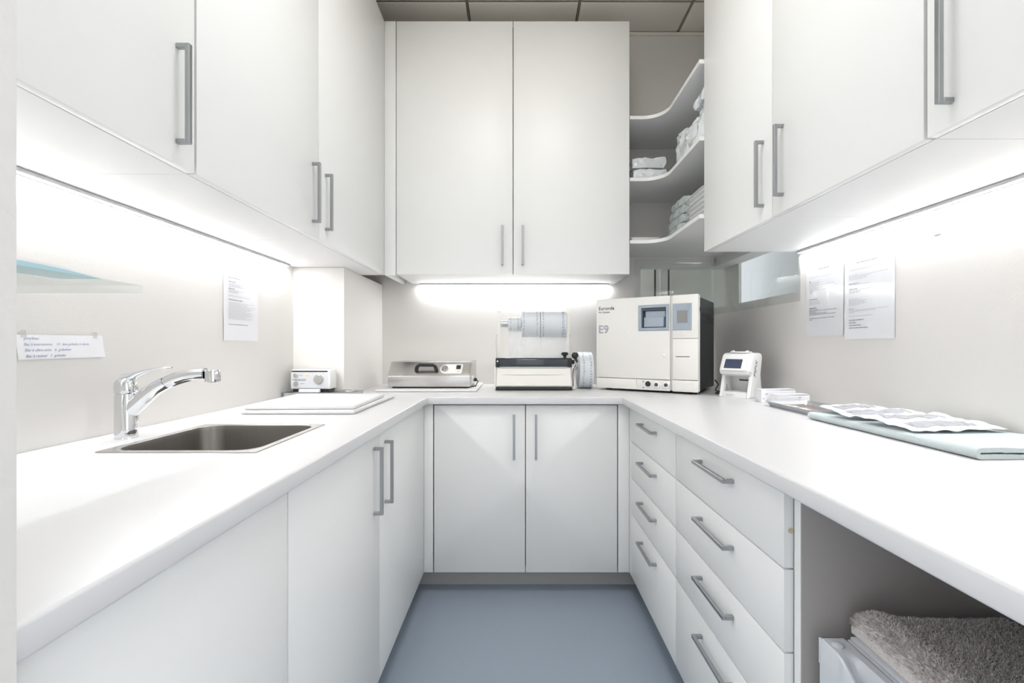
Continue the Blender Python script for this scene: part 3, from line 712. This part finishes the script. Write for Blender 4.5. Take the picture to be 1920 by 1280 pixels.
obj('window_frame', G().rings([rect_ring(x0, x1, z0, z1, .010), rect_ring(x0, x1, z0, z1, -.006), rect_ring(x0 + .003, x1 - .003, z0 + .003, z1 - .003, -.0085), rect_ring(x0 + .016, x1 - .016, z0 + .014, z1 - .014, -.0065), rect_ring(x0 + .018, x1 - .018, z0 + .016, z1 - .016, .0105)], True, True), 'bluegrey', dr, sharp=20)
obj('recess', G().box(x0 + .0185, x1 - .0185, .0095, .0103, z0 + .0165, z1 - .0165).box(x0 + .0185, x1 - .0185, -.004, .0095, z1 - .028, z1 - .0165).box(x0 + .0185, x0 + .024, -.004, .0095, z0 + .0165, z1 - .028), 'bluegrey_dark', dr)
obj('door_grip', G().prism([(x0 + .028, .008), (x0 + .028, -.004), (x1 - .050, -.009), (x1 - .030, -.006), (x1 - .024, .008)], 2, z0 + .018, z0 + .066, .002, 2), 'bluegrey', dr)
obj('door_grip', G().box(x0 + .034, x1 - .022, .0045, .0092, z0 + .066, z1 - .030, .001, 1), 'bluegrey', dr)
obj('button', G().lathe([(.009, -.0042), (.009, -.0062), (.007, -.0075), (0, -.0078)], (U(.690), 0, .183), 1, 20), 'white_plastic', dr)
text('lettering', 'Euronda', .0255, 'ink', dr, basis((U(.025), -.0045, .416), (1, 0, 0), (0, 0, 1), (0, -1, 0)), .0003, 0, .0002)
text('lettering', 'Pro System', .0135, 'ink', dr, basis((U(.026), -.0045, .400), (1, 0, 0), (0, 0, 1), (0, -1, 0)), .0003)
text('lettering', 'E9', .058, 'silver_print', dr, basis((U(.022), -.0045, .296), (1, 0, 0), (0, 0, 1), (0, -1, 0)), .0006, 0, .0012)
cpx = obj('control_column', G().box(U(.768), U(.995), -.004, .0115, .265, zt, .003).box(U(.768), U(.995), -.004, .0115, .068, .2635, .003), 'cream_plastic', au)
x0, x1 = U(.770), U(.940)
obj('display_frame', G().rings([rect_ring(x0, x1, z0, z1, -.0042), rect_ring(x0, x1, z0, z1, -.0065), rect_ring(x0 + .004, x1 - .004, z0 + .004, z1 - .004, -.0085), rect_ring(x0 + .010, x1 - .010, z0 + .014, z1 - .014, -.0085), rect_ring(x0 + .019, x1 - .019, z0 + .033, z1 - .033, -.0062)], True, True), 'bluegrey', cpx, sharp=10)
obj('display', G().box(x0 + .0195, x1 - .0195, -.0068, -.0063, z0 + .0335, z1 - .0335), 'screen_grey', cpx)
obj('printer_slot', G().box(U(.795), U(.920), -.0046, -.0040, .1765, .1795), 'black_plastic', cpx)
lp = obj('lower_panel', G().box(U(0) + .001, U(.420), -.004, .0115, zb, .063, .0025).box(U(.4205), U(.742), .0, .0115, zb, .063, .0015).box(U(.764), U(.995), -.004, .0115, zb, .0655, .003), 'cream_plastic', au)
obj('service_flap', G().box(U(.795), U(.965), -.0058, -.0042, zb + .006, .056, .001, 1), 'cream_plastic', lp)
obj('port', G().lathe([(.013, .0), (.013, -.004), (.010, -.005), (0, -.005)], (U(.533), 0, .042), 1, 22), 'black_plastic', lp)
for u in (.615, .706):
    po = obj('port', G().lathe([(.0165, .0), (.0165, -.006), (.013, -.008), (.0095, -.008), (.0095, -.004), (0, -.004)], (U(u), 0, .040), 1, 26), 'white_plastic', lp)
    obj('port_plug', G().lathe([(.008, -.0041), (.008, -.009), (.005, -.011), (0, -.011)], (U(u), 0, .040), 1, 18), 'bluegrey_dark', po)
for x, z in ((.487, .052), (.487, .022)): obj('screw', G().lathe([(.003, 0), (.003, -.0015), (0, -.0018)], (U(x), 0, z), 1, 10), 'ink', lp)
obj('side_lock', G().box(hw - .0012, hw + .0004, .018, .0225, .392, .412), 'black_plastic', au)
text('side_lettering', 'EURONDA', .064, 'black_plastic', au, basis((hw - .0045, .045, .345), (0, 1, 0), (0, 0, 1), (1, 0, 0)), .0015, 0, .001)
for x, y in ((-hw + .05, .05), (hw - .03, .04), (-hw + .05, AD - .04), (hw - .05, AD - .04)):
    obj('foot', G().lathe([(.015, .0005), (.015, .006), (.009, .008), (.009, .0148)], (x, y, 0), 2, 18), 'black_plastic', au)

# ------------------------------------------------------------------ plate scanner
PL, PR = Vector((.915, 2.070)), Vector((.998, 1.967)); pm = (PL + PR) / 2; pw = .137 / 2
ps = thing('plate_scanner', 'small white image plate scanner with blue screen and hooded opening', 'scanner', (pm.x, pm.y, CT), math.atan2(PR.y - PL.y, PR.x - PL.x))
side = [(.0, .0), (.010, .020), (.024, .075), (.030, .108), (.010, .112), (.006, .122), (.030, .172), (.038, .186), (.052, .195), (.105, .1975), (.122, .192), (.128, .178), (.112, .100), (.122, .045), (.140, .0)]
obj('side_wing', G().prism(side, 0, pw - .016, pw, .004, 3), 'white_plastic', ps)
obj('side_wing', G().prism(side, 0, -pw, -pw + .016, .004, 3), 'white_plastic', ps)
hd = obj('head', G().prism([(.030, .094), (.003, .104), (-.002, .122), (.026, .176), (.036, .188), (.052, .1965), (.100, .1985), (.112, .190), (.116, .100)], 0, -pw + .004, pw - .004, .005, 3), 'white_plastic', ps)
sl = Vector((0, .028, .054)).normalized(); nn = Vector((0, -.054, .028)).normalized()
PM = basis((0, -.0042, .1225), (1, 0, 0), sl, nn)
bz_ = obj('screen_bezel', G().box(-.054, .054, -.004, .058, .0, .004, .0035, 3).mul(PM), 'white_plastic', hd)
obj('screen', G().box(-.042, .034, .006, .051, .0041, .0048).mul(PM), 'screen_blue', hd)
obj('top_cover', G().prism([(.045, .198), (.052, .203), (.090, .204), (.098, .199)], 0, -.040, .040, .0015, 2), 'white_plastic', hd)
for x in (-.034, .030): obj('clip', G().box(x - .005, x + .005, .060, .075, .203, .208, .0015), 'white_plastic', hd)
obj('base', G().rings([[(-pw + .016 + (2 * pw - .032) * i / 10, -.008 * math.sin(math.pi * i / 10) + .002, z) for i in range(11)] + [(pw - .016, .125, z), (-pw + .016, .125, z)] for z in (.0005, .024)], True, True), 'white_plastic', ps)
obj('back_wall', G().prism([(.112, .024), (.125, .024), (.118, .105), (.085, .105)], 0, -pw + .016, pw - .016), 'white_plastic', ps)
obj('plate_slot', G().box(-.018, .034, .091, .097, .070, .0765, .001, 1), 'bluegrey_dark', ps)
obj('label_strip', G().box(pw, pw + .0006, .045, .075, .085, .172), 'white_plastic', ps)
text('lettering', 'PSPIX', .030, 'ink', ps, basis((pw + .0008, .058, .090), Vector((0, .30, .95)).normalized(), Vector((0, -.95, .30)).normalized(), (1, 0, 0)), .0002, .1)
text('lettering', 'acteon', .0125, 'ink_light', ps, basis((-.030, -.0072, .009), (1, 0, 0), (0, 0, 1), (0, -1, 0)), .0002)
tag(obj('image_plate', G().box(-.008, .008, -.0006, .0006, 0, .032).mul(ROOTM[ps.name] @ Matrix.Translation((-.042, .028, .0255)) @ Matrix.Rotation(R(-28), 4, 'Y') @ Matrix.Rotation(R(-20), 4, 'X')), mat('plate_green', rgb(150, 152, 140), .5, noise_amt=.02)), 'small grey green image plate leaning inside the scanner', 'plate')
def cable(pts, label, r=.003, m='black_plastic'):
    P = [Vector(p) for p in pts]; out_ = []
    for i in range(len(P) - 1):
        a, b, c, d = P[max(i - 1, 0)], P[i], P[i + 1], P[min(i + 2, len(P) - 1)]
        for k in range(8):
            s = k / 8
            out_.append(.5 * ((2 * b) + (c - a) * s + (2 * a - 5 * b + 4 * c - d) * s * s + (3 * b - a - 3 * c + d) * s ** 3))
    out_.append(P[-1])
    return tag(obj('power_cable', G().tube(out_, r, 8), m), label, 'cable')
cable([(1.04, 2.40, .95), (1.03, 2.34, .93), (.99, 2.275, .906), (1.03, 2.245, .9045), (1.10, 2.24, .9045), (1.15, 2.26, .9045)], 'black cable looping out from behind the steriliser', .0032)
cable([(1.12, 2.205, .9045), (1.04, 2.195, .9045), (.975, 2.20, .9045), (.94, 2.16, .9045), (.985, 2.13, .9045), (1.03, 2.145, .9045)], 'second black cable running on the worktop behind the scanner', .003)
cable([(1.165, 2.45, 1.0), (1.15, 2.34, .99), (1.12, 2.22, .972), (1.085, 2.14, .962)], 'thin white cable leading to the back of the scanner', .002, 'white_plastic')

# ------------------------------------------------------------------ right worktop: boxes, tray with instruments, towel, pouches
def carton(label, x0, x1, y0, y1, z0, z1, rz, marks):
    r = thing('carton', label, 'box', ((x0 + x1) / 2, (y0 + y1) / 2, z0), R(rz), 'small cartons by the tray')
    a, b, h = (x1 - x0) / 2, (y1 - y0) / 2, z1 - z0
    obj('box', G().box(-a, a, -b, b, 0, h, .0008, 1), 'paper', r)
    obj('lid_flap', G().box(-a + .001, a - .001, -b + .001, b - .001, h + .0003, h + .0010).mul(Matrix.Rotation(R(-1.2), 4, 'Y') @ Matrix.Translation((0, 0, .0015))), 'paper', r)
    g = G(); rnd = random.Random(len(label))
    for (x, z, wd, hh) in marks:
        xx = x
        while xx < x + wd - .001:
            q = rnd.uniform(.002, .005); g.quad((xx, -b - .0006, z), (xx + q, -b - .0006, z), (xx + q, -b - .0006, z + hh), (xx, -b - .0006, z + hh)); xx += q + .001
    obj('print_marks', g, 'ink_mid', r, smooth=False)['kind'] = 'stuff'
    return r
carton('taller white carton with open lid behind the instrument tray', .985, 1.118, 1.832, 1.888, CT + .0005, CT + .050, -4, [(-.052, .032, .010, .003), (-.060, .014, .003, .003)])
carton('lower white carton in front of the taller one behind the tray', 1.008, 1.132, 1.765, 1.815, CT + .0005, CT + .037, -3, [(.020, .026, .010, .003), (.020, .016, .010, .003)])
tr = tag(obj('instrument_tray', tray_mesh(.944, 1.118, 1.470, 1.750, CT + .0005, .019, sl=.012, flange=.003), 'tray_metal'), 'flat metal tray of hand instruments on the right worktop', 'tray')
rnd = random.Random(21)
for k in range(9):
    y = 1.695 - k * .021; x0 = .966 + rnd.uniform(-.002, .006); x1 = x0 + rnd.uniform(.115, .130)
    instrument((x0, y + rnd.uniform(-.004, .004), CT + .0075), (x1, y + rnd.uniform(-.006, .006), CT + .0078), 'instrument', rnd.uniform(.0032, .0042), ['first', 'second', 'third', 'fourth', 'fifth', 'sixth', 'seventh', 'eighth', 'ninth'][k] + ' slim hand instrument from the cartons in the flat tray', 'instruments in the flat tray')
# mint towel folded once, fold towards the room
def towel_mint():
    n = 110; P = []
    xr, xl, z0, lt, rr = 1.172, .918, CT + .0012, .0085, .0105
    outer, inner = [], []
    for i in range(41): outer.append((xr + (xl - xr) * i / 40, z0))
    for k in range(1, 10): a = R(-90 - 180 * k / 10); outer.append((xl + rr * math.cos(a), z0 + rr + rr * math.sin(a)))
    for i in range(41): outer.append((xl + (xr - xl) * i / 40, z0 + 2 * rr))
    ri = .0016
    for i in range(41): inner.append((xr + (xl - xr) * i / 40, z0 + rr + ri))
    for k in range(1, 4): a = R(90 + 180 * k / 4); inner.append((xl + ri * math.cos(a), z0 + rr + ri * math.sin(a)))
    for i in range(41): inner.append((xl + (xr - xl) * i / 40, z0 + rr - ri))
    prof = outer + inner; rs = []
    for j in range(n + 1):
        y = .905 + .52 * j / n; ring = []
        edge = min(1, j / 6, (n - j) / 6)
        for (x, z) in prof:
            nv = noise.noise(Vector((x * 9, y * 9, 0))) ; nf = noise.noise(Vector((x * 260, y * 260, z * 260)))
            up = (z - z0) / (2 * rr)
            sag = .004 * nv * up + .0008 * nf * (1 if up > .05 else 0)
            wav = .006 * noise.noise(Vector((y * 6, .3, 0)))
            yy = y + (.012 * (x - .918) / .25 if j < n * .5 else 0) * (1 - 2 * j / n)
            lift = .006 * math.exp(-((y - .905) / .06) ** 2) * max(0, (x - 1.0) / .17) * up
            ring.append((min(x + wav * (1 if x < 1.1 else 0), xr), yy, z + max(sag, -.002) + lift))
        rs.append(ring)
    return G().rings(rs)
tag(obj('hand_towel', towel_mint(), 'towel_mint', sharp=80), 'pale mint towel folded flat on the right worktop', 'towel')
# sterilisation pouches
def pouch(label, cx, cy, z, rz, L, Wd, seed, amp=.006, tilt=0., lift=0.):
    r = thing('sterilisation_pouch', label, 'pouch', (cx, cy, z), R(rz), 'sterilisation pouches on the towel')
    nu, nv = 30, 12
    def H(u, v, top):
        a = abs(2 * u - 1); b = abs(2 * v - 1)
        bul = .007 * max(0, 1 - a ** 4) * max(0, 1 - b ** 2.5)
        wv = amp * (.6 * noise.noise(Vector((u * 3.5, v * 2.0, seed))) + .4 * noise.noise(Vector((u * 8, v * 4, seed + 5)))) + amp * .75
        wv += lift * u ** 2 + tilt * (v - .5) + amp * 1.0 * b ** 3 * max(0, noise.noise(Vector((u * 5, round(v) * 3.0, seed + 9))))
        return wv + (bul if top else 0) + (.0005 if top else 0)
    P = lambda u, v, top, dz=0: ((u - .5) * L, (v - .5) * Wd, max(H(u, v, top), .0006 if top else 0) + dz)
    g = G(); rs = []
    for i in range(nu + 1):
        u = i / nu
        rs.append([P(u, j / nv, True) for j in range(nv + 1)] + [P(u, j / nv, False) for j in range(nv, -1, -1)])
    obj('paper_back', g.rings(rs), 'pouch', r, sharp=180)
    g = G(); rs = []
    for i in range(3, nu - 6):
        u = i / nu; rs.append([P(u, j / nv, True, .0005) for j in range(2 if 4 < i < nu - 9 else 3, 10 if 5 < i < nu - 8 else 9)])
    wmin = min(len(q) for q in rs); rs = [q[:wmin] if len(q) == wmin else q[1:1 + wmin] for q in rs]
    obj('film_window', g.rings(rs, False, False, False), 'pouch_window', r, sharp=180)
    g = G()
    for q in range(5):
        u0 = .10 + .012 * q; v0 = .36 + .05 * q
        g.quad(P(u0, v0, True, .0014), P(u0 + .016, v0, True, .0014), P(u0 + .016, v0 + .03, True, .0014), P(u0, v0 + .03, True, .0014))
    obj('print_marks', g, 'ink_mid', r, smooth=False)['kind'] = 'stuff'
zt_ = CT + .026
pouch('paper and film pouch nearest the open end of the towel fold', 1.040, 1.108, zt_, 6, .245, .082, 1, .009, .006)
pouch('pouch lying second from the open end of the towel fold', 1.040, 1.190, zt_ + .004, 3, .240, .085, 4, .010, .008)
pouch('pouch lying across the middle of the folded towel', 1.030, 1.285, zt_ + .002, -4, .235, .09, 8, .011, .010)
pouch('pouch reaching from the towel over the metal tray', 1.045, 1.405, zt_ + .002, 14, .20, .085, 12, .010, .008)

# ------------------------------------------------------------------ corner shelf contents
def pack(label, cx, cy, z0, sx, sy, sz, seed, m='plastic_wrap', group='clear wrapped packs on the corner shelves', amp=.009, fr=17):
    return tag(obj('wrapped_pack', soft_box(G(), cx, cy, z0 + sz / 2, sx, sy, sz, amp, seed, 22, 5, fr), m, sharp=24), label, 'pack', group)
z2 = 1.990 + .0185; z1_ = 1.664 + .0185
pack('clear wrapped pack lying flat on the middle shelf, under another', .702, 2.50, z2, .185, .17, .058, 1)
pack('clear wrapped pack lying on top of another on the middle shelf', .700, 2.51, z2 + .071, .182, .16, .056, 2)
pack('big crumpled clear bag on the middle shelf', .945, 2.115, z2, .30, .36, .155, 3, amp=.020, fr=12)
pack('small clear pack on top of the big crumpled bag', .925, 2.00, z2 + .180, .26, .13, .05, 4, amp=.010)
for k in range(4):
    pack(['lowest', 'second', 'third', 'topmost'][k] + ' of four clear wrapped packs stacked on the bottom shelf', .885, 2.30, z1_ + k * .0460, .20 - .012 * k, .25 - .02 * k, .041, 10 + k, 'plastic_wrap_green', amp=.004)
TM = None
for k in range(6):
    g = tray_mesh(.785, .968, 1.925, 2.145, z1_ + .001 + k * .0212, .0205, sl=.022, flange=.013)
    o = tag(obj('shelf_tray', g, 'white_plastic'), ['lowest white tray', 'second lowest white tray', 'third lowest white tray', 'third highest white tray', 'second highest white tray', 'topmost white tray'][k] + ' in the stack on the bottom corner shelf', 'tray', 'stacked white trays')
tag(obj('shelf_tray', tray_mesh(.592, .752, 2.392, 2.65, z1_ + .001, .017, sl=.010, flange=.004), 'white_plastic'), 'single white plastic tray lying on the bottom shelf beside the wall cabinet', 'tray')

# ------------------------------------------------------------------ knee space: small fridge with grey towel
FZ = .615; fx0, fx1, fy0, fy1 = .531, 1.06, .372, .800
fr_ = thing('mini_fridge', 'small white fridge standing under the right worktop', 'fridge', ((fx0 + fx1) / 2, (fy0 + fy1) / 2, 0))
obj('cabinet', G().box(fx0 + .046, fx1, fy0, fy1, .015, FZ - .002, .004, 3), 'fridge', fr_, True)
rs = []
for j in range(41):
    s_ = j / 40; y = fy1 - (fy1 - fy0) * s_
    k = max(0, min(1, (s_ - .10) / .12)) * max(0, min(1, (.90 - s_) / .12)); k = k * k * (3 - 2 * k)
    x = fx0
    rs.append([(x, y, .03), (x, y, FZ - .06), (x, y, FZ - .003 - .030 * k), (x + .0025, y, FZ - .028 * k), (x + .007, y, FZ - .029 * k), (x + .012, y, FZ - .052 * k), (x + .020, y, FZ - .050 * k), (x + .0255, y, FZ - .012 * k), (x + .028, y, FZ), (x + .040, y, FZ), (x + .0405, y, .03)])
obj('door', G().rings(rs), 'fridge', fr_, True, sharp=40)
obj('door_cap', G().box(fx0 - .0015, fx0 + .041, fy1 - .003, fy1 + .0015, FZ - .045, FZ, .001, 1), 'fridge', fr_, True)
obj('hinge_cover', G().lathe([(.009, 0), (.009, .003), (.006, .005), (0, .0052)], (fx0 + .016, fy1 - .022, FZ), 2, 20).mul(Matrix.Identity(4)), 'fridge', fr_, True)
obj('top_trim', G().box(fx0 + .050, fx0 + .075, fy0 + .004, fy1 - .004, FZ - .002, FZ + .004, .0015, 2), 'fridge', fr_, True)
for x in (fx0 + .08, fx1 - .05):
    for y in (fy0 + .05, fy1 - .05): obj('foot', G().lathe([(.018, 0.0), (.018, .008), (.010, .015)], (x, y, 0), 2, 14), 'black_plastic', fr_, True)
def towel_grey():
    n, m_ = 80, 80; x0, x1, y0, y1 = .592, .862, .378, .806
    def top(u, v):
        x = x0 + (x1 - x0) * u; y = y0 + (y1 - y0) * v
        h = .040 + .008 * noise.noise(Vector((x * 7, y * 7, 2))) - .010 * u
        h += .008 * math.exp(-((u - .10) / .09) ** 2) * v
        e_ = min(1, min(u, 1 - u) / .09, min(v, 1 - v) / .07); e_ = math.sqrt(max(0, 1 - (1 - e_) ** 2))
        return h * (.30 + .70 * e_)
    rs = []
    for i in range(n + 1):
        u = i / n; ring = []
        for j in range(m_ + 1):
            v = j / m_; p = Vector((x0 + (x1 - x0) * u, y0 + (y1 - y0) * v, 0)); nf = noise.noise(p * 150) * .0016 + noise.noise(p * 330) * .0012
            ring.append((p.x + .012 * noise.noise(Vector((0, p.y * 9, 4))) * (1 - u) + .010 * (1 - v) * (1 - u) * -1, p.y, FZ + .0045 + max(top(u, v) + nf, .004)))
        for j in range(m_, -1, -1):
            v = j / m_; ring.append((x0 + (x1 - x0) * u + .012 * noise.noise(Vector((0, (y0 + (y1 - y0) * v) * 9, 4))) * (1 - u) - .010 * (1 - v) * (1 - u), y0 + (y1 - y0) * v, FZ + .0045))
        rs.append(ring)
    return G().rings(rs), top, (x0, x1, y0, y1)
gt = thing('bath_towel', 'fluffy grey towel folded on top of the small fridge', 'towel', (.727, .592, FZ + .0045))
g, top_, ext = towel_grey()
obj('cloth', g, 'towel_grey', gt, True, sharp=80)
# loop pile: short loops standing all over the cloth
rnd = random.Random(7); vs, fs = [], []
M_ = ROOTM[gt.name].inverted()
for k in range(52000):
    u, v = rnd.random(), rnd.random(); x0, x1, y0, y1 = ext
    x = x0 + (x1 - x0) * u + .012 * noise.noise(Vector((0, (y0 + (y1 - y0) * v) * 9, 4))) * (1 - u) - .010 * (1 - v) * (1 - u); y = y0 + (y1 - y0) * v
    z = FZ + .0045 + top_(u, v) - .001
    d = Vector((rnd.uniform(-1, 1) + (-1.2 if u < .06 else 0), rnd.uniform(-1, 1) + (1.2 if v > .95 else 0), rnd.uniform(.3, 1.3))).normalized() * rnd.uniform(.004, .0085)
    s_ = Vector((rnd.uniform(-1, 1), rnd.uniform(-1, 1), 0)).normalized() * .0011
    p = M_ @ Vector((x, y, z)); b = len(vs)
    vs += [p - s_, p + s_, p + d + s_ * .4, p + d - s_ * .4]; fs.append((b, b + 1, b + 2, b + 3))
me = bpy.data.meshes.new('pile'); me.from_pydata(vs, [], fs); me.materials.append(MAT['towel_grey'])
o = bpy.data.objects.new('pile', me); COL.objects.link(o); o.parent = gt; o['kind'] = 'stuff'
